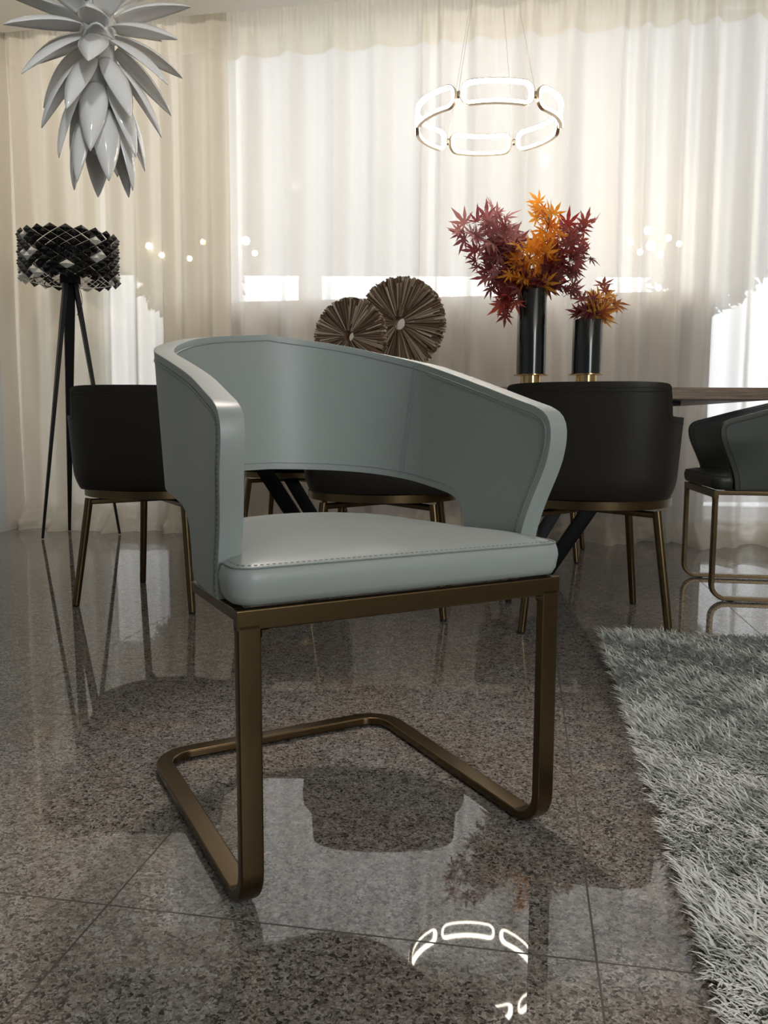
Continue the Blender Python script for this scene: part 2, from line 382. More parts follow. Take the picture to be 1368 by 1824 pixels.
# ------------------------------------------------------------ curtains
def curtain(name, label, s0, s1, n_off, mats, seed, amp=.055, wl=.17, top=2.86, front=False, puddle=.085):
    rg = random.Random(seed)
    NS = int((s1-s0)*170); NZ = 74
    # irregular fold phases
    ph = []; p = rg.uniform(0, 6); s = s0; lw = wl; k = 0
    nxt = s0
    for i in range(NS+1):
        s = s0+(s1-s0)*i/NS
        if s >= nxt: lw = wl*rg.uniform(.55, 1.6); nxt = s+lw
        p += 2*PI*(s1-s0)/NS/lw; ph.append(p)
    V = []
    for j in range(NZ+1):
        t = j/NZ; z = top*(1-t)**1.0 if j < NZ-14 else None
        zz = [top-(top-.16)*(j/(NZ-14))] if j <= NZ-14 else [.16*(1-(j-(NZ-14))/14)]
        z = zz[0]
        for i in range(NS+1):
            s = s0+(s1-s0)*i/NS
            h = min(1, max(0, (top-z)/.5))           # fold depth grows below the header
            a = amp*(.35+.65*h)*(.8+.4*noise.noise(Vector((s*2.1+seed, z*.25, 0))))
            f = math.sin(ph[i]+.6*noise.noise(Vector((s*1.3, z*.6, seed)))*h)
            f = f+.35*math.sin(2*ph[i]+1.3)
            n = a*f + .008*noise.noise(Vector((s*9, z*.7, seed*3)))
            hd = max(0, 1-(top-z)/.22)                # tight pencil pleats in the header
            n += .010*hd*math.sin(s*2*PI/.028)
            sl = .03*noise.noise(Vector((s*.8, z*.35, seed+9)))*h
            zz_ = z
            if z < .17:
                q = 1-z/.17
                n -= puddle*q*q*(1.1+2.6*noise.noise(Vector((s*4.3, q*1.1, seed)))) 
                n += .034*q*noise.noise(Vector((s*15, z*34, seed)))
                zz_ = z+.010*q*(1-q)*4*noise.noise(Vector((s*9, 3, seed)))
                if z <= 0: zz_ = .0006
            V.append(W(s+sl, n_off+n, max(zz_, .0006)))
    F = []; mi = []
    for j in range(NZ):
        for i in range(NS):
            F.append((j*(NS+1)+i, j*(NS+1)+i+1, (j+1)*(NS+1)+i+1, (j+1)*(NS+1)+i))
            mi.append(1 if j >= NZ-10 or j <= 5 else 0)
    o = link_mesh(name, V, F, mats, None, True, mi)
    return tag(o, label, 'curtain')
curtain('sheer_curtain', 'long white sheer curtain across the window behind the dining table', 1.12, 6.0, .05, [M['sheer'], M['hem']], 5)
curtain('cream_drape', 'cream drape hanging at the left end beside the wall, behind the tripod lamp', .0, 1.30, -.06, [M['drape'], M['hem']], 11, .034, .15)

# upholstered panel behind the sheer
pf = mat('grey_upholstery', (.42, .38, .33), .9); bumpify(pf, 300, .3, .001)
def panel():
    s0, s1, z1, r = .80, 3.86, 1.315, .07
    pts = [(s0, .0), (s1, .0)]
    for i in range(9): a = R(90*i/8); pts.append((s1-r+r*math.cos(a), z1-r+r*math.sin(a)))
    for i in range(9): a = R(90+90*i/8); pts.append((s0+r+r*math.cos(a), z1-r+r*math.sin(a)))
    n = len(pts); V = [W(a, .16, b+.001) for a, b in pts]+[W(a, .26, b+.001) for a, b in pts]
    F = [tuple(range(n)), tuple(reversed(range(n, 2*n)))]+[(i, i+n, (i+1) % n+n, (i+1) % n) for i in range(n)]
    o = link_mesh('upholstered_screen', V, F, pf); autosmooth(o, 50); bevel(o, .015)
    tag(o, 'wide grey upholstered screen with rounded corners standing behind the sheer curtain', 'screen')
panel()

# glowing beads made up to give the warm glints through the sheer
def px2ray(x, y):
    u = (x-684)/1421; v = (y-912)/1421; th = R(6.12)
    return Vector((u, math.cos(th)-v*math.sin(th), -(math.sin(th)+v*math.cos(th))))
def at(x, y, Y):
    r = px2ray(x, y); return Vector((0, 0, CAMH))+r*(Y/r.y)
def glints(label_where, pts, Y):
    t = thing('glint_string', 'row of tiny glowing beads added as warm glints behind the sheer curtain, '+label_where, 'light', at(*pts[0][:2], Y), 0, 'added glints behind the curtain')
    o0 = at(*pts[0][:2], Y); P_ = [at(x, y, Y)-o0 for x, y, r in pts]
    MB().tube(P_, .0012, 5).build('wire', M['white'], t)  # thread added to join the glint beads
    for p, (x, y, r) in zip(P_, pts):
        MB().lathe([(.0005, -r), (r*.7, -r*.7), (r, 0), (r*.7, r*.7), (.0005, r)], 10, p).build('glint_bead', M['glint_bead'], t, smooth=True)
glints('left of the chair back', [(263, 440, .020), (286, 456, .015), (336, 462, .017), (360, 432, .018), (384, 413, .018), (415, 436, .018), (436, 430, .026), (452, 452, .018)], 5.1)
glints('right of the maple branches', [(1121, 430, .016), (1138, 447, .017), (1152, 408, .022), (1157, 436, .026), (1174, 452, .018), (1188, 422, .020), (1208, 432, .016)], 4.62)

# ------------------------------------------------------------ upholstered shell by Coons patch
def coons(front, top, bottom, n, m):
    """front: bottom->top at u=0, top/bottom: u 0->1, right side is straight; returns grid[i][j] i along u, j up"""
    A = resample(chaikin(front), m); T = resample(chaikin(top), n); B = resample(chaikin(bottom), n)
    Cc = [B[-1].lerp(T[-1], j/(m-1)) for j in range(m)]
    g = []
    for i in range(n):
        u = i/(n-1); col = []
        for j in range(m):
            v = j/(m-1)
            p = A[j]*(1-u)+Cc[j]*u+B[i]*(1-v)+T[i]*v-(A[0]*(1-u)*(1-v)+A[-1]*(1-u)*v+Cc[0]*u*(1-v)+Cc[-1]*u*v)
            col.append(p)
        g.append(col)
    return g, A, T, B
def shell(name, front, top, bottom, surf, thick, mats, parent, n=52, m=22, bev=.010, seam=.0016, stitch=True, oin=.016):
    """surf(s,z,side,off)->Vector"""
    g, A, T, B = coons(front, top, bottom, n, m)
    cols = [(g[i], 1) for i in range(n)]+[(g[i], -1) for i in range(n-2, -1, -1)]
    nc = len(cols); V = []; F = []
    for off in (thick/2, -thick/2):
        for c, sd in cols:
            for q in c: V.append(surf(q.x, q.y, sd, off))
    def id(k, i, j): return k*nc*m+i*m+j
    for i in range(nc-1):
        for j in range(m-1):
            F.append((id(0, i, j), id(0, i+1, j), id(0, i+1, j+1), id(0, i, j+1)))
            F.append((id(1, i, j), id(1, i, j+1), id(1, i+1, j+1), id(1, i+1, j)))
        F.append((id(0, i, 0), id(1, i, 0), id(1, i+1, 0), id(0, i+1, 0)))
        F.append((id(0, i, m-1), id(0, i+1, m-1), id(1, i+1, m-1), id(1, i, m-1)))
    for j in range(m-1):
        F.append((id(0, 0, j), id(0, 0, j+1), id(1, 0, j+1), id(1, 0, j)))
        F.append((id(0, nc-1, j), id(1, nc-1, j), id(1, nc-1, j+1), id(0, nc-1, j+1)))
    o = link_mesh(name, V, F, mats[0], parent, True)
    bm = bmesh.new(); bm.from_mesh(o.data); bmesh.ops.recalc_face_normals(bm, faces=bm.faces); bm.to_mesh(o.data); bm.free()
    bevel(o, bev, 4, 50)
    # seam line following front and top edge just inside both faces, plus bottom seam inside
    def inset(path, d):
        out = []
        for i, p in enumerate(path):
            t = (path[min(i+1, len(path)-1)]-path[max(i-1, 0)]).normalized(); out.append(Vector((p.x+t.y*d, p.y-t.x*d)))
        return out
    edge = A+T[1:]
    if seam:
        for off, dd in ((thick/2, oin), (-thick/2, bev*1.02)):
            pl = inset(resample(edge, 90), dd)
            pe = [surf(q.x, q.y, 1, off) for q in pl]+[surf(q.x, q.y, -1, off) for q in reversed(pl[:-1])]
            MB().tube(pe, seam, 5, caps=False).build('seam', mats[1], o, True)
        pb = resample(B, 90)[18:]
        MB().tube([surf(q.x, q.y+bev*1.1, 1, -thick/2) for q in pb]+[surf(q.x, q.y+bev*1.1, -1, -thick/2) for q in reversed(pb[:-1])], seam*.8, 5, caps=False).build('seam', mats[1], o, True)
    if stitch:
        L = sum(((edge[i+1]-edge[i]).length for i in range(len(edge)-1)))
        k = int(L/.0075)
        for off, dd in ((thick/2+.0003, oin-.005), (-thick/2-.0003, bev*1.02+.0055)):
            pts = inset(resample(edge, k*2), dd)
            for sd in (1, -1):
                mb = MB()
                for q in range(0, int(k*.62)):
                    a = surf(pts[2*q].x, pts[2*q].y, sd, off); b = surf(pts[2*q+1].x, pts[2*q+1].y, sd, off)
                    mb.tube([a, a.lerp(b, 1.1)], .0008, 4)
                mb.build('stitching', mats[2], o)
    return o

# ------------------------------------------------------------ cantilever armchair
TH = .030
def arm_surf(s, z, sd, off):
    r = .2305; y0 = .33
    lean = (z-.60)*.24
    if s < y0:
        k = max(0, min(1, (s-.08)/.25)); fl_ = max(0, min(1, (z-.44)/.12))*max(0, 1-s/.2); x = r+off+lean*r*k+.010*fl_*fl_*(3-2*fl_); y = s
        # front flare: arm tips curve slightly outwards
        return Vector((sd*x, y, z))
    a = (s-y0)/r; rr = r+off+lean*r
    return Vector((sd*rr*math.cos(a), y0+rr*1.0*math.sin(a), z))
A_S = .33+.2305*PI/2
ARM_FRONT = [(.066, .389), (.064, .42), (.058, .45), (.038, .50), (.018, .545), (.008, .58), (.008, .606), (.020, .624), (.045, .634)]
ARM_TOP = [(.045, .634), (.09, .646), (.17, .669), (.30, .701), (.43, .730), (.56, .760), (A_S, .773)]
ARM_BOT = [(.066, .389), (.12, .389), (.195, .389), (.203, .40), (.205, .44), (.212, .470), (.235, .488), (.28, .495), (.38, .506), (.52, .518), (A_S, .522)]
def cushion(parent, mats):
    # plan outline
    out = []
    def arc(cx, cy, r, a0, a1, n): 
        for i in range(n+1): a = R(a0+(a1-a0)*i/n); out.append(Vector((cx+r*math.cos(a), cy+r*math.sin(a))))
    hw = .2465; iw = .2135; f = -.006
    out.append(Vector((0, f)))
    for k in range(1, 6): out.append(Vector((hw*.16*k, f)))
    arc(hw-.030, f+.030, .030, -90, 0, 8)
    out.append(Vector((hw, .040)))
    arc(hw-.012, .048, .012, 0, 80, 4)
    arc(iw+.010, .070, .010, 260, 180, 4)
    for y, q in ((.12, 0), (.17, .001), (.21, .006), (.25, .015), (.29, .024)): out.append(Vector((iw-q, y)))
    arc(0, .31, iw-.027, 0, 90, 20)
    half = out; full = half+[Vector((-p.x, p.y)) for p in reversed(half[1:-1])]
    n = len(full)
    def ins(d):
        r_ = []
        for i in range(n):
            t = (full[(i+1) % n]-full[i-1]).normalized(); r_.append(Vector((full[i].x-t.y*d, full[i].y+t.x*d)))
        return r_
    z0, z1 = .390, .437
    rings = [(ins(.016), z0), (ins(.006), z0+.003), (ins(.001), z0+.012), (ins(-.002), z0+.03), (ins(-.001), z1-.010), (ins(.0015), z1-.003), (ins(.0045), z1)]
    cen = Vector((0, .24)); base = ins(.0045)
    K = 14
    for k in range(1, K+1):
        u = k/K; sc = 1-u**1.15
        sc = max(sc, .0)
        h = .016*(1-sc**3.0)+.0035*min(1, u*10)
        if k == K: sc = .02
        rings.append(([cen+(p-cen)*sc for p in base], z1+h))
    V = []; F = []
    for rg_, z in rings: V += [Vector((p.x, p.y, z)) for p in rg_]
    for j in range(len(rings)-1):
        for i in range(n): F.append((j*n+i, j*n+(i+1) % n, (j+1)*n+(i+1) % n, (j+1)*n+i))
    F.append(tuple(reversed(range(n)))); F.append(tuple((len(rings)-1)*n+i for i in range(n)))
    o = link_mesh('seat_cushion', V, F, mats[0], parent, True)
    mb = MB(); q = [Vector((p.x, p.y, z1+.0005)) for p in ins(.003)]; mb.sweep(q, [(.0013*math.cos(a*PI/3), .0013*math.sin(a*PI/3)) for a in range(6)], (0, 0, 1), closed=True)
    mb.build('seam', mats[1], o, True)
    # stitches just inside the seam along front edge and corners
    line = [Vector((p.x, p.y, z1+.0022)) for p in ins(.0105)]
    fr_ = list(reversed([v for v in line[:18]]))+[Vector((-v.x, v.y, v.z)) for v in line[1:18]]
    L = sum((fr_[i+1]-fr_[i]).length for i in range(len(fr_)-1)); k = int(L/.0075)
    pp = resample(fr_, 2*k); mb = MB()
    for i in range(k): mb.tube([pp[2*i], pp[2*i+1]], .0009, 4)
    mb.build('stitching', mats[2], o)
    return o
def armchair(label, loc, rz, leath, pipe, seam):
    t = thing('cantilever_armchair', label, 'chair', loc, rz)
    br = M['brass']; W2 = .2415; D = .534; g = .003; hs = .388
    prof = rrect(.015, .030, .003)            # normal, binormal
    def legpath(sd):
        x = sd*(W2-.015); p = [(x, .0075, hs-.02), (x, .0075, .2)]; r = .048
        for i in range(9):
            a = R(90*i/8); p.append((x, .0075+r-r*math.cos(a), g+.0075+r-r*math.sin(a)))
        return p
    for sd in (-1, 1):
        mb = MB(); mb.sweep(legpath(sd), prof, (0, 1, 0))
        crisp(mb.build('leg', br, t, auto=60))
    x = W2-.015; z = g+.0075; r = .055; c = D-.015
    p = [(-x, .0555, z)]
    for i in range(9): a = R(180-90*i/8); p.append((-x+r+r*math.cos(a), c-r+r*math.sin(a), z))
    for i in range(9): a = R(90-90*i/8); p.append((x-r+r*math.cos(a), c-r+r*math.sin(a), z))
    p.append((x, .0555, z))
    mb = MB(); mb.sweep(p, prof, (0, 0, 1)); crisp(mb.build('floor_runner', br, t, auto=60))
    # seat frame: front bar with mitred look, side rails, cross bars, corner fillets
    mb = MB()
    fp = rrect(.026, .015, .0025)
    mb.sweep([(-W2, .0075, hs-.013), (W2, .0075, hs-.013)], fp, (0, 0, 1))
    for sd in (-1, 1):
        mb.sweep([(sd*(W2-.0075), .015, hs-.0075), (sd*(W2-.0075), .205, hs-.0075)], rrect(.015, .015, .002), (0, 0, 1))
        xi = sd*(W2-.030); f = .010; V = []; 
        V0 = [(xi, 0), (xi-sd*f, 0)]; pts = [(xi, hs-.026)]
        for i in range(7):
            a = R(90*i/6); pts.append((xi-sd*(f-f*math.sin(a)), hs-.026-f+f*math.cos(a)))
        # fillet polygon extruded through the bar thickness
        k = len(pts); V = [(a, .0004, b) for a, b in pts]+[(a, .0146, b) for a, b in pts]
        mb.add(V, [tuple(range(k)), tuple(reversed(range(k, 2*k)))]+[(i, (i+1) % k, (i+1) % k+k, i+k) for i in range(k)])
    for y in (.10, .195): mb.sweep([(-W2+.01, y, hs-.0095), (W2-.01, y, hs-.0095)], rrect(.012, .02, .002), (0, 0, 1))
    crisp(mb.build('seat_frame', br, t, auto=60))
    for sd in (-1, 1):
        for y in (.072, D-.085): MB().box((sd*x, y, .0018), (.026, .016, .0036)).build('glide', M['rubber'], t)
    sh = shell('backrest', ARM_FRONT, ARM_TOP, ARM_BOT, arm_surf, TH, (leath, pipe, seam), t, 60, 26, .011, .0013)
    # vertical panel seams inside the back, double-stitched
    for sd in (1, -1):
        mb = MB(); ms = MB(); sz = lambda z: .405-(z-.51)*.14
        mb.tube([arm_surf(sz(z), z, sd, -TH/2-.0002) for z in np.linspace(.512, .712, 30)], .0009, 4)
        for ds in (-.006, .006):
            for z in np.arange(.514, .712, .0072):
                ms.tube([arm_surf(sz(z)+ds, z, sd, -TH/2-.0003), arm_surf(sz(z)+ds, z+.004, sd, -TH/2-.0003)], .0006, 4)
        mb.build('panel_seam', pipe, sh); ms.build('stitching', seam, sh)
    cushion(t, (leath, pipe, seam))
    return t
armchair('grey teal leather cantilever armchair on a bronze flat tube base in the foreground', (.042, 1.027, 0), .491, M['teal'], M['teal_pipe'], M['teal_seam'])
armchair('dark olive leather cantilever armchair at the right edge by the table end', (1.175, 2.977, 0), -1.727, M['olive'], M['olive_seam'], M['olive_seam'])

# ------------------------------------------------------------ swivel dining chairs (face +Y locally)
def sw_surf(s, z, sd, off):
    # s = 0 arm front, grows to back centre; superellipse-like tub in plan, leaning out upwards
    a = .243; rr = 1+(z-.55)*.24-.05*max(0, (.46-z)/.06)**2
    y0 = -.02
    L1 = .16                                  # straight arm part
    b = .235
    if s < L1:
        x = (a+off)*rr; y = y0+L1-s
    else:
        th = (s-L1)/.245
        th = min(th, PI/2)
        n = .62
        cx = abs(math.cos(th))**n; sy = abs(math.sin(th))**n
        x = (a+off)*rr*cx; y = y0-(b+off)*rr*sy
    return Vector((sd*x, y, z))
SW_S = .16+.245*PI/2
SW_FRONT = [(.02, .398), (.0, .43), (-.012, .52), (-.01, .60), (.0, .62), (.03, .628)]
SW_TOP = [(.03, .628), (.10, .630), (.25, .632), (.325, .633), (.342, .638), (.348, .66), (.350, .70), (.353, .716), (.370, .724), (.44, .727), (SW_S, .728)]
SW_BOT = [(.02, .398), (.15, .397), (.3, .397), (SW_S, .397)]
def swivel_chair():
    t = thing('swivel_dining_chair', 'x', 'chair')
    up = shell('backrest', SW_FRONT, SW_TOP, SW_BOT, sw_surf, .05, (M['brownl'], M['brown_seam'], M['brown_seam']), t, 46, 22, .012, .0012, False)
    # seam across the back below the top roll
    mb = MB()
    mb.tube([sw_surf(s, .700, 1, .0255) for s in np.linspace(.365, SW_S, 24)]+[sw_surf(s, .700, -1, .0255) for s in np.linspace(SW_S-.01, .365, 24)], .0012, 5)
    mb.build('panel_seam', M['brown_seam'], up)
    MB().lathe([(.01, .399), (.21, .399), (.222, .41), (.225, .45), (.215, .468), (.17, .478), (.01, .483)], 48).build('seat_cushion', M['brownl'], t, True)
    MB().lathe([(.25, .368), (.2555, .370), (.2555, .394), (.25, .3965), (.236, .3965), (.236, .368)], 72).build('seat_ring', M['brass'], t, auto=40)
    MB().lathe([(.05, .352), (.12, .353), (.12, .372), (.236, .372), (.236, .392), (.01, .392)], 48).build('swivel_plate', M['blackmetal'], t, auto=40)
    base = thing('leg_frame', None, None); base.parent = t
    del_keys = [k for k in base.keys()]
    base_o = base
    mb = MB()
    for k in range(4):
        d = Vector((math.cos(R(45+90*k)), math.sin(R(45+90*k)), 0))
        mb.sweep([d*.02+Vector((0, 0, .352)), d*.246+Vector((0, 0, .350))], rrect(.018, .022, .003), (0, 0, 1))
    # replace the empty by the real cross mesh
    bpy.data.objects.remove(base_o)
    cross = mb.build('leg_cross', M['brass'], t, auto=40)
    for k in range(4):
        d = Vector((math.cos(R(45+90*k)), math.sin(R(45+90*k)), 0))
        l = MB().tube([d*.246+Vector((0, 0, .361)), d*.300+Vector((0, 0, .006))], [.0135, .0115], 16).build('leg', M['brass'], cross, auto=40)
        MB().tube([d*.3+Vector((0, 0, .0005)), d*.3+Vector((0, 0, .007))], .0105, 12).build('foot_pad', M['rubber'], cross)
    return t, cross
sw, _ = swivel_chair()
G = 'brown swivel dining chairs around the table'
spots = [((-.773, 2.777), -13.6, 2, 'brown leather swivel dining chair in front of the tripod floor lamp'),
         ((.002, 2.672), -7, 0, 'brown leather swivel dining chair hidden mostly behind the foreground armchair'),
         ((.63, 2.49), -3.6, -15, 'brown leather swivel dining chair standing at the edge of the shag rug'),
         ((.72, 3.78), 162.5, 172, 'brown swivel dining chair across the table, behind the one by the rug'),
         ((-.42, 3.82), 170, 182, 'brown swivel dining chair across the table, seen through the gap of the foreground armchair')]
for i, (xy, legrot, yaw, lab) in enumerate(spots):
    o = sw if i == 0 else copy_tree(sw)
    o.location = (*xy, 0); o.rotation_euler.z = R(yaw); o['label'] = lab; o['group'] = G
    for ch in o.children:
        if ch.name.startswith('leg_cross'): ch.rotation_euler.z = R(legrot-yaw)

# ------------------------------------------------------------ dining table
tb = thing('dining_table', 'long walnut dining table with black steel legs behind the armchair', 'table', (.22, 3.40, 0), 0)
o = MB().box((0, 0, .728), (2.42, .90, .044)).build('tabletop', M['wood'], tb); bevel(o, .003, 2)
for sx_ in (-1, 1):
    for sy_ in (-1, 1):
        mb = MB(); mb.sweep([(sx_*.86, sy_*.30, .704), (sx_*.43, sy_*.20, .004)], rrect(.058, .02, .002), (1, 0, 0)); mb.build('leg', M['blackmetal'], tb, auto=40)
MB().box((0, 0, .693), (1.7, .08, .022)).box((-.86, 0, .695), (.10, .66, .018)).box((.86, 0, .695), (.10, .66, .018)).build('underframe', M['blackmetal'], tb)

# ------------------------------------------------------------ vases
def vase(label, x, y, h, r=.060):
    t = thing('cylinder_vase', label, 'vase', (x, y, .75))
    MB().lathe([(.063, .0), (.066, .002), (.066, .009), (.063, .011), (.042, .012), (.042, .064), (.055, .066)], 48).build('base', M['brass2'], t, auto=35)
    MB().lathe([(.045, .064), (.072, .065), (.072, .068), (.045, .069)], 48).build('collar', M['brass2'], t, auto=35)
    # black lacquer tube, vertically reeded and hollow
    n = 72; V = []; F = []
    prof = [(1, .0695), (1, h-.003), (.985, h), (.93, h), (.92, h-.01), (.92, .08)]
    for k, (q, z) in enumerate(prof):
        for i in range(n):
            a = 2*PI*i/n; rr = r*q
            V.append((rr*math.cos(a), rr*math.sin(a), z))
    for k in range(len(prof)-1):
        for i in range(n): F.append((k*n+i, k*n+(i+1) % n, (k+1)*n+(i+1) % n, (k+1)*n+i))
    F.append(tuple((len(prof)-1)*n+i for i in range(n))); F.append(tuple(reversed(range(n))))
    o = link_mesh('body', V, F, M['blacklacq'], t, True); autosmooth(o, 40)
    return t
VT = (.606, 3.35); VS = (.824, 3.30)
vase('tall black cylinder vase with brass foot on the table', VT[0], VT[1], .412)
vase('shorter black cylinder vase with brass foot on the table, right of the tall one', VS[0], VS[1], .285)

# ------------------------------------------------------------ maple branches
def maple_leaf(mb, c, out, nrm, size, rg):
    out = out.normalized(); nrm = (nrm-out*nrm.dot(out)).normalized(); sdv = out.cross(nrm)
    ang = [-125, -82, -42, 0, 42, 82, 125]; ln = [.42, .72, .92, 1.08, .92, .72, .42]
    droop = rg.uniform(.05, .45)
    V = [c]; F = []
    def P2(a, r):
        a = R(a); x = math.cos(a)*r; y = math.sin(a)*r
        return c+(out*x+sdv*y-nrm*droop*r*r*1.0)*size
    ring = []
    for i, (a, l) in enumerate(zip(ang, ln)):
        l *= rg.uniform(.88, 1.08)
        ring += [P2(a-17, .27*l+.02), P2(a-13, .50*l), P2(a, l), P2(a+13, .50*l), P2(a+17, .27*l+.02)]
    base = P2(180, .06)
    V += ring+[base]; n = len(ring)
    for i in range(7):
        b = 1+i*5
        F += [(0, b, b+1), (0, b+1, b+3), (b+1, b+2, b+3), (0, b+3, b+4)]
        if i < 6: F.append((0, b+4, b+5))
    F += [(0, n, n+1), (0, n+1, 1)]
    mb.add(V, F)
def branch(label, mname, origin, top_z, tip, n, size, seed, spread=.06, along=.45):
    """origin: vase centre; branch runs from inside vase mouth to tip; leaves clustered over the outer part"""
    rg = random.Random(seed)
    o = Vector(origin); t = thing('maple_branch', label, 'branch', o, 0, None)
    tip = Vector(tip)-o
    st = Vector((rg.uniform(-.018, .018), rg.uniform(-.018, .018), top_z*.45)); mouth = Vector((st.x*.7+.2*max(-.12, min(.12, tip.x)), st.y, top_z+.002))
    mid = mouth.lerp(tip, .5)+Vector((rg.uniform(-.015, .015), rg.uniform(-.02, .02), .035))
    pts = resample(chaikin([st, mouth, mid, tip], 3), 14)
    mb = MB(); mb.tube(pts, [.0026*(1-i/16) for i in range(14)], 5); lf = MB()
    n = int(n*1.45); size *= 1.12
    for k in range(n):
        u = along+(1-along)*(k+rg.random())/n; i = min(12, int(u*13)); p = pts[i].lerp(pts[i+1], u*13-i)
        d = Vector((rg.gauss(0, 1), rg.gauss(0, .8), rg.gauss(0, .9))).normalized()
        d = (d+(tip-mouth).normalized()*.5)
        q = p+d*rg.uniform(.25, 1)*spread
        if q.z < top_z+.012 and math.hypot(q.x, q.y) < .10:
            q.z = top_z+.012+rg.random()*.03
        mb.tube([p, p.lerp(q, .5)+Vector((0, 0, .006)), q], .0009, 4, caps=False)
        out = (d+Vector((0, 0, rg.uniform(-.5, .5)))).normalized()
        nr = Vector((rg.gauss(0, .6), -1.0+rg.gauss(0, .5), rg.gauss(.3, .6)))
        if abs(out.dot(nr.normalized())) > .95: nr = Vector((1, 0, .3))
        maple_leaf(lf, q, out, nr, size*rg.uniform(.7, 1.15), rg)
    mb.build('stem', M['bark'], t, True); lf.build('foliage', M[mname], t)
    return t
o1 = (VT[0], VT[1], .75)
def tp(x, y, dy=0): 
    p = at(x, y, VT[1]+dy); return (p.x, p.y, p.z)
branch('burgundy maple branch reaching far left and up from the tall vase', 'leaf_purple', o1, .41, tp(838, 408, -.02), 34, .060, 1, .075, .55)
branch('upright burgundy maple branch with a pointed top at left of the tall vase', 'leaf_purple', o1, .41, tp(868, 385, .03), 22, .058, 2, .06, .6)
branch('dusky purple maple branch between the left tips and the orange leaves', 'leaf_purple', o1, .41, tp(900, 420, -.04), 26, .058, 3, .065, .45)
branch('dark maple branch leaning low left over the rim of the tall vase', 'leaf_dark', o1, .41, tp(866, 490, .02), 34, .054, 4, .07, .4)
branch('bright orange maple branch rising highest from the tall vase', 'leaf_orange', o1, .41, tp(978, 378, -.03), 30, .058, 5, .06, .6)
branch('orange maple branch spreading in front at the middle of the tall vase bouquet', 'leaf_orange', o1, .41, tp(938, 450, -.08), 24, .056, 6, .065, .45)
branch('short orange maple branch low at the rim of the tall vase', 'leaf_orange', o1, .41, tp(915, 480, -.07), 10, .05, 7, .05, .45)
branch('dark red maple branch reaching up to the right of the tall vase', 'leaf_red', o1, .41, tp(1035, 408, .02), 26, .056, 8, .06, .6)
branch('dark red maple branch filling the right side above the tall vase', 'leaf_dark', o1, .41, tp(1020, 462, 0), 44, .054, 9, .07, .4)
branch('dark maple branch drooping right between the two vases', 'leaf_dark', o1, .41, tp(1003, 528, -.03), 20, .046, 10, .05, .35)
branch('red maple branch drooping down the left side of the tall vase', 'leaf_red', o1, .41, tp(893, 545, -.03), 30, .052, 12, .055, .55)
o2 = (VS[0], VS[1], .75)
branch('yellow maple branch leaning right from the short vase', 'leaf_yellow', o2, .283, tp(1080, 540, -.05), 22, .056, 13, .05, .4)
branch('upright orange maple twig in the short vase', 'leaf_yellow', o2, .283, tp(1078, 512, -.02), 9, .050, 14, .035, .6)
branch('burgundy maple branch in the short vase, left of the yellow leaves', 'leaf_dark', o2, .283, tp(1038, 548, -.05), 18, .054, 15, .045, .4)

# ------------------------------------------------------------ driftwood wheels
def wheel(label, c, Rr, hub, th, yaw, seed):
    rg = random.Random(seed)
    t = thing('driftwood_wheel', label, 'sculpture', (c[0], c[1], .75), yaw)
    zc = c[2]-.75; mb = MB()
    for layer in range(5):
        n = int(2*PI*Rr/(.0058 if layer < 3 else .0085))
        for i in range(n):
            a = 2*PI*(i+rg.random())/n; r0 = hub+(Rr-hub)*rg.choice([0, 0, .0, .15, .3, .45, .6])*rg.random()
            if layer == 0: r0 = hub+.001
            r1 = Rr*rg.uniform(.93, 1.0)*(1 if layer < 3 else rg.uniform(.8, 1))
            L = r1-r0; wd = rg.uniform(.0018, .0042); 
            y = -th/2+th*(layer+.5)/5+rg.uniform(-.010, .008)
            if layer == 4: y = -th/2-.002+rg.uniform(-.007, .004)
            rot = Matrix.Rotation(-a, 3, 'Y'); rot2 = Matrix.Rotation(rg.uniform(-.03, .03), 3, 'Y')
            d = rot @ Vector((1, 0, 0)); cc = d*(r0+L/2); taper = .35+.65*(r0/Rr)
            V = []
            for xx, wf in ((-L/2, max(.25, (r0/Rr)**.8)), (L/2, 1.0)):
                for yy in (-1, 1):
                    for zz in (-1, 1):
                        p = rot @ (rot2 @ Vector((xx, yy*th*.14, zz*wd*wf))); V.append(p+cc+Vector((0, y, zc)))
            mb.add(V, [(0, 1, 3, 2), (4, 6, 7, 5), (0, 4, 5, 1), (2, 3, 7, 6), (0, 2, 6, 4), (1, 5, 7, 3)])
    mb.build('radial_slats', M['drift'], t)
    # hub ring with open hole
    n = 40; V = []; F = []
    for rr, y in ((hub, -th/2-.004), (hub+.003, -th/2-.004), (hub+.003, th/2), (hub, th/2)):
        for i in range(n): a = 2*PI*i/n; V.append((rr*math.cos(a), y, zc+rr*math.sin(a)))
    for k in range(4):
        for i in range(n): F.append((k*n+i, k*n+(i+1) % n, ((k+1) % 4)*n+(i+1) % n, ((k+1) % 4)*n+i))
    hw_ = mat('hub_wood', (.22, .12, .07), .6); link_mesh('hub', V, F, hw_, t, True)
    MB().box((0, 0, .008), (.16, .09, .016)).box((0, 0, (zc-Rr*.93+.016)/2), (.014, .014, max(.02, zc-Rr*.90))).build('stand', M['blackmetal'], t)
wheel('larger driftwood wheel sculpture with an open hub on the table', (.070, 3.43, 1.032), .196, .027, .055, -R(20), 1)
wheel('smaller driftwood wheel sculpture overlapping the larger one at left', (-.132, 3.26, .960), .154, .021, .05, -R(20), 2)

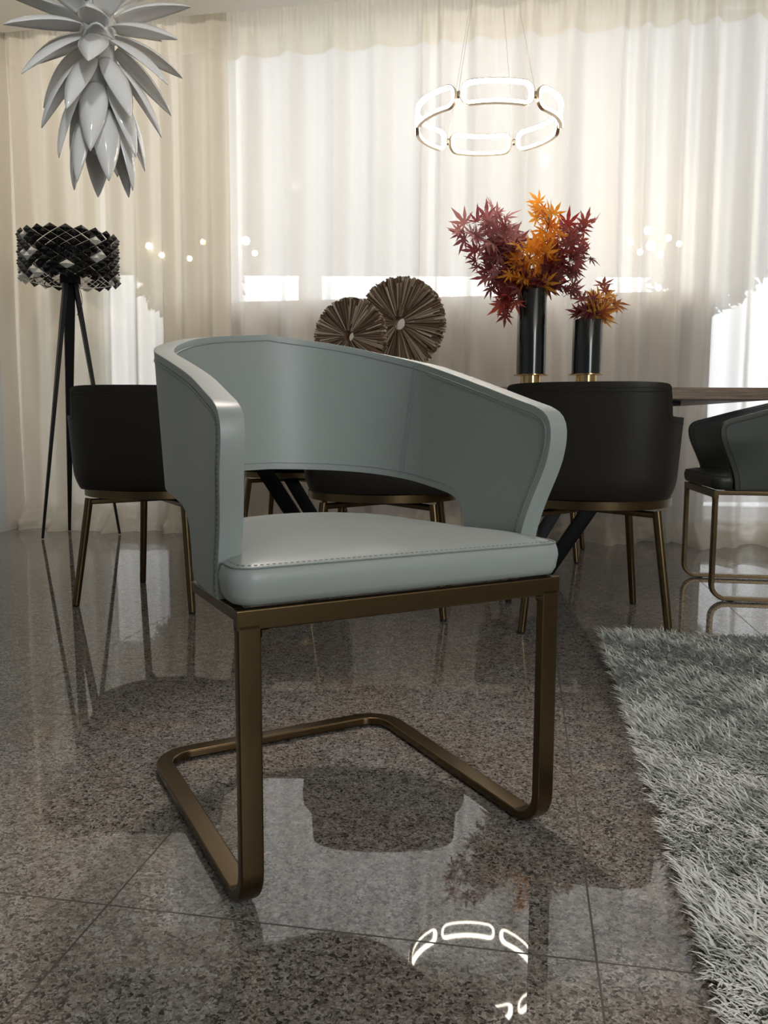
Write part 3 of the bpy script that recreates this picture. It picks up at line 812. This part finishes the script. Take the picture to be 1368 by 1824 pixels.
# ------------------------------------------------------------ tripod floor lamp
def floor_lamp():
    c = Vector((-1.655, 4.30, 0)); t = thing('tripod_floor_lamp', 'black tripod floor lamp with a faceted black and silver diamond shade by the wall', 'lamp', c)
    feet = [Vector((-1.813, 4.198, 0)), Vector((-1.80, 4.53, 0)), Vector((-1.47, 4.40, 0))]
    topz = 1.36
    cen = Vector((-1.655, 4.30, 0))
    for f in feet:
        d = (f-cen).normalized(); a = Vector((0, 0, topz))+d*.022; b = (f-cen)+Vector((0, 0, .004))
        side = d.cross(Vector((0, 0, 1))); 
        ax = (b-a).normalized(); nn = ax.cross(side).normalized()
        V = []
        for p, wd, th in ((a, .027, .010), (a.lerp(b, .12), .027, .010), (b, .007, .006)):
            for u, v in ((-1, -1), (1, -1), (1, 1), (-1, 1)): V.append(p+side*wd*u+nn*th*v)
        F = [(0, 1, 2, 3), (11, 10, 9, 8)]+[(k*4+i, (k+1)*4+i, (k+1)*4+(i+1) % 4, k*4+(i+1) % 4) for k in range(2) for i in range(4)]
        o = link_mesh('leg', V, F, M['blackmetal'], t); autosmooth(o, 30)
    MB().lathe([(.02, 1.335), (.052, 1.34), (.052, 1.375), (.045, 1.40), (.012, 1.41), (.012, 1.46)], 32).build('socket_hub', M['blackmetal'], t, auto=35)
    # shade: rows of diamond pyramids
    nc = 20; rows = 11; rs = .234; z0 = 1.358; hh = .0218; mb = MB(); rg = random.Random(5)
    def pt(a, z, r): return Vector((r*math.cos(a), r*math.sin(a), z))
    for j in range(rows):
        for i in range(nc):
            a = 2*PI*(i+(.5 if j % 2 else 0))/nc; z = z0+hh*(j+.0)
            da = PI/nc*.98; dz = hh*.98
            wob = rg.uniform(-.003, .004)
            p = [pt(a-da, z, rs+wob), pt(a, z-dz, rs+wob), pt(a+da, z, rs+wob), pt(a, z+dz, rs+wob), pt(a, z, rs+.020+wob)]
            k = 0
            if j < 7 and rg.random() < (.34 if j < 5 else .2): k = 1
            if j >= 8 and rg.random() < .08: k = 1
            mb.add(p, [(0, 1, 4), (1, 2, 4), (2, 3, 4), (3, 0, 4), (0, 3, 2, 1)], k)
    sh = mb.build('lamp_shade', [mat('black_mirror', (.006, .006, .007), .22), mat('pale_acrylic', (.62, .62, .59), .25)], t)
    # white wire lattice inside the diamonds
    ms = MB()
    for rr, zz in ((rs-.008, z0), (rs-.008, z0+hh*10)):
        ms.sweep([pt(2*PI*i/48, zz, rr) for i in range(48)], [(.0025*math.cos(q*PI/3), .0025*math.sin(q*PI/3)) for q in range(6)], (0, 0, 1), closed=True)
    for sg in (1, -1):
        for i in range(nc):
            ms.tube([pt(2*PI*i/nc+sg*2*PI*(u*5)/nc, z0+hh*10*u, rs-.006) for u in np.linspace(0, 1, 9)], .0016, 5)
    ms.build('wire_lattice', M['white'], sh, True)
    mb = MB()
    for k in range(3):
        a = 2*PI*k/3; mb.tube([(0, 0, 1.42), pt(a, 1.40, .23)], .003, 6)
    mb.build('spider_fitting', M['blackmetal'], sh)
    cb = [Vector(q) for q in ((-.05, -.10, 1.36), (-.09, -.12, 1.33), (-.08, -.12, 1.30), (-.05, -.11, 1.31), (-.055, -.10, 1.35), (-.1, -.11, 1.36), (-.16, -.12, 1.345))]
    MB().tube(resample(chaikin(cb), 30), .0022, 6).tube(resample(chaikin([Vector(q) for q in ((.05, -.1, 1.37), (.09, -.11, 1.31), (.10, -.10, 1.22), (.06, -.08, 1.17))]), 20), .0018, 6).build('cable', M['blackmetal'], t, True)
floor_lamp()

# ------------------------------------------------------------ pineapple leaf pendant
def leaf_pendant():
    c = Vector((-.885, 2.60, 0))
    t = thing('leaf_pendant_lamp', 'white pendant lamp of overlapping glossy pointed leaves hanging at top left', 'lamp', c)
    MB().lathe([(.006, 1.44), (.035, 1.45), (.040, 1.55), (.044, 1.66), (.046, 1.78), (.050, 1.781), (.050, 1.795), (.046, 1.797), (.043, 1.86), (.047, 1.861), (.047, 1.875), (.042, 1.877), (.036, 2.05), (.01, 2.06)], 40).build('body', M['white'], t, auto=35)
    def leafmesh(L, Wd):
        V = []; F = []; nu, nv = 18, 9; th = .0022
        for lay in (0, 1):
            for i in range(nu+1):
                u = i/nu; w_ = Wd*(math.sin(PI*min(1, (u*.93+.07))**.72)**.80) if u < 1 else 0
                w_ = max(w_, .0006)
                bend = .10*L*(u*u)            # tips bend inwards / down
                for j in range(nv):
                    v = -1+2*j/(nv-1)
                    zc = (1-v*v)*Wd*.55*math.sin(PI*min(1, u*.9+.1))**.7 if u < 1 else 0
                    V.append((u*L, v*w_, zc-bend-(th if lay else 0)))
        s = (nu+1)*nv
        for lay in (0, 1):
            for i in range(nu):
                for j in range(nv-1):
                    q = (lay*s+i*nv+j, lay*s+(i+1)*nv+j, lay*s+(i+1)*nv+j+1, lay*s+i*nv+j+1); F.append(q if lay == 0 else q[::-1])
        for i in range(nu):
            F.append((i*nv, s+i*nv, s+(i+1)*nv, (i+1)*nv)); F.append((i*nv+nv-1, (i+1)*nv+nv-1, s+(i+1)*nv+nv-1, s+i*nv+nv-1))
        for j in range(nv-1):
            F.append((j, j+1, s+j+1, s+j)); k = nu*nv; F.append((k+j, s+k+j, s+k+j+1, k+j+1))
        me = bpy.data.meshes.new('leaf'); me.from_pydata(V, [], F); me.materials.append(M['white_gloss'])
        me.polygons.foreach_set('use_smooth', [True]*len(F)); me.update(); return me
    mL = leafmesh(.235, .043); mS = leafmesh(.20, .041)
    # attach height, radius, angle below horizontal, phase, mesh
    rows = [(1.93, .045, -58, 10, mS), (1.878, .048, -42, 5, mS), (1.838, .052, -20, 35, mL), (1.803, .052, 8, 12, mL), (1.768, .052, 33, 10, mL), (1.71, .05, 51, -15, mL), (1.637, .048, 63, 2, mL), (1.568, .044, 71, 30, mL)]
    for z, r, dn, ph, me in rows:
        for k in range(6):
            a = R(60*k+ph+rnd.uniform(-3, 3)-90)
            o = bpy.data.objects.new('leaf', me); COL.objects.link(o); o.parent = t
            m = Matrix.Translation((math.cos(a)*r, math.sin(a)*r, z)) @ Matrix.Rotation(a, 4, 'Z') @ Matrix.Rotation(R(dn+rnd.uniform(-2, 2)), 4, 'Y')
            o.matrix_local = m
    MB().tube([(0, 0, 2.05), (0, 0, CH-.02)], .002, 6).build('cable', M['white'], t)
    MB().lathe([(.05, CH-.025), (.055, CH-.02), (.055, CH-.001), (.01, CH-.0005)], 32).build('canopy', M['white'], t)
leaf_pendant()

# ------------------------------------------------------------ ring of LED loops
def ring_pendant():
    c = Vector((.415, 3.375, 1.835)); Rr = .287
    t = thing('led_loop_pendant', 'round pendant lamp of six glowing linked loops hanging over the table', 'lamp', c)
    halfa = R(27.6); hz = .043; rc = .036; L = Rr*halfa
    def loop(r_in, ang0, inset):
        a = L-inset; h = hz-inset; r = rc-inset; p = []
        for cx, cy, s0 in ((a-r, h-r, 0), (-a+r, h-r, 90), (-a+r, -h+r, 180), (a-r, -h+r, 270)):
            for i in range(9): q = R(s0+90*i/8); p.append((cx+r*math.cos(q), cy+r*math.sin(q)))
        out = []
        for i in range(len(p)):               # subdivide the long sides so they follow the ring
            x0, y0 = p[i]; x1, y1 = p[(i+1) % len(p)]; n = max(1, int(math.hypot(x1-x0, y1-y0)/.015))
            for k in range(n): out.append((x0+(x1-x0)*k/n, y0+(y1-y0)*k/n))
        return [Vector((math.cos(ang0+x/Rr)*Rr, math.sin(ang0+x/Rr)*Rr, y)) for x, y in out]
    gold = mat('champagne_metal', (.72, .60, .45), .3, 1)
    def band(path, dep, th_, ang):              # ribbon facing along the loop's own normal
        mb = MB(); n = len(path); V = []; F = []
        for i in range(n):
            p = path[i]; tn = (path[(i+1) % n]-path[i-1]).normalized(); rad = Vector((p.x, p.y, 0)).normalized()
            q = tn.cross(rad).normalized()
            cz = (path[0]*0)
            for u, v in ((-1, -1), (1, -1), (1, 1), (-1, 1)): V.append(p+rad*dep*u+q*th_*v)
        for i in range(n):
            j = (i+1) % n
            for k in range(4): F.append((i*4+k, i*4+(k+1) % 4, j*4+(k+1) % 4, j*4+k))
        mb.add(V, F); return mb
    for k in range(6):
        a = R(-90+60*k)
        hs_ = band(loop(0, a, 0), .0075, .0018, a).build('loop_frame', gold, t)
        band(loop(0, a, .0068), .0085, .0055, a).build('light_strip', M['led'], hs_)
        a2 = a+R(30); rad = Vector((math.cos(a2), math.sin(a2), 0))*Rr
        MB().lathe([(.001, -.013), (.006, -.012), (.006, .012), (.001, .013)], 12, rad).build('connector', gold, t, True)
        if k in (0, 2, 3, 5):
            top = Vector((rad.x*.08, rad.y*.08, CH-1.835-.03))
            MB().tube([rad+Vector((0, 0, .012)), top], .0007, 5).build('cable', gold, t)
    MB().lathe([(.06, CH-1.835-.035), (.065, CH-1.835-.03), (.065, CH-1.835-.001), (.01, CH-1.835-.0005)], 40).build('canopy', gold, t, auto=35)
ring_pendant()

# ------------------------------------------------------------ shag rug
def rug():
    corner = Vector((.632, 2.285, 0)); ua = R(-7.5); u = Vector((math.cos(ua), math.sin(ua), 0)); v = Vector((-math.sin(R(10.3)), -math.cos(R(10.3)), 0))
    LU, LV = 1.9, 2.25
    t = thing('shag_rug', 'pale grey green shag rug on the granite floor at right', 'rug', corner)
    P_ = [Vector((0, 0, 0)), u*LU, u*LU+v*LV, v*LV]; cen = (P_[0]+P_[2])/2
    P_ = [p+(cen-p).normalized()*.03 for p in P_]
    V = [p+Vector((0, 0, .0008)) for p in P_]+[p+Vector((0, 0, .008)) for p in P_]
    link_mesh('backing', V, [(3, 2, 1, 0), (4, 5, 6, 7), (0, 1, 5, 4), (1, 2, 6, 5), (2, 3, 7, 6), (3, 0, 4, 7)], mat('rug_backing', (.22, .24, .22), .9), t)
    rg = np.random.default_rng(3); n = 260000
    # keep the strands in the part the camera can plausibly see, denser towards it
    a = rg.random(n)*LU; b = rg.random(n)**.85*LV
    base = np.outer(a, np.array(u))+np.outer(b, np.array(v)); wx = base[:, 0]+corner.x; wy = base[:, 1]+corner.y
    keep = (wx < .62*wy+.35) & (wy > .35)
    base = base[keep]; n = len(base); wx = wx[keep]; wy = wy[keep]
    def vn(x, y, f, s):   # smooth pseudo-noise
        return (np.sin(x*f+s)*np.cos(y*f*1.3+s*2)+np.sin((x+y)*f*1.7+s*3)*.6+np.sin((x-y*.7)*f*2.9+s)*.4)/2
    ang = R(195)+1.0*vn(wx, wy, 9, 1.)+1.3*vn(wx, wy, 47, 4.)+rg.normal(0, .6, n)
    lean = .75+.22*vn(wx, wy, 14, 2.)+rg.normal(0, .12, n); lean = np.clip(lean, .15, 1.25)
    L = rg.uniform(.022, .040, n)
    d = np.stack([np.cos(ang)*np.sin(lean), np.sin(ang)*np.sin(lean), np.cos(lean)], 1)
    d2 = np.stack([np.cos(ang+rg.normal(0, .3, n))*np.sin(lean+.5), np.sin(ang)*np.sin(lean+.5), np.cos(lean+.5)], 1)
    sd = np.stack([-np.sin(ang), np.cos(ang), np.zeros(n)], 1); wd = rg.uniform(.0011, .0020, n)[:, None]
    base[:, 2] = .006
    p1 = base+d*(L*.55)[:, None]; p2 = p1+d2*(L*.45)[:, None]; p2[:, 2] = np.maximum(p2[:, 2], .003)
    VV = np.stack([base-sd*wd*.8, base+sd*wd*.8, p1-sd*wd, p1+sd*wd, p2], 1).reshape(-1, 3)
    me = bpy.data.meshes.new('pile'); me.vertices.add(5*n); me.vertices.foreach_set('co', VV.astype(np.float32).ravel())
    i0 = np.arange(n)*5
    q = np.stack([i0, i0+1, i0+3, i0+2, i0+2, i0+3, i0+4], 1).ravel()
    me.loops.add(7*n); me.loops.foreach_set('vertex_index', q.astype(np.int32))
    st = np.stack([np.arange(n)*7, np.arange(n)*7+4], 1).ravel()
    me.polygons.add(2*n); me.polygons.foreach_set('loop_start', st.astype(np.int32)); me.update(calc_edges=True); me.validate()
    pm = mat('shag_fibre', (.60, .65, .62), .65)
    g = N(pm, 'ShaderNodeNewGeometry'); r = N(pm, 'ShaderNodeValToRGB'); r.color_ramp.elements[0].color = (.74, .76, .73, 1); r.color_ramp.elements[1].color = (.90, .92, .89, 1)
    LK(pm, g.outputs['Random Per Island'], r.inputs[0]); LK(pm, r.outputs[0], pm.node_tree.nodes['Principled BSDF'].inputs['Base Color'])
    me.materials.append(pm)
    o = bpy.data.objects.new('pile', me); COL.objects.link(o); o.parent = t; o['kind'] = 'stuff'
rug()
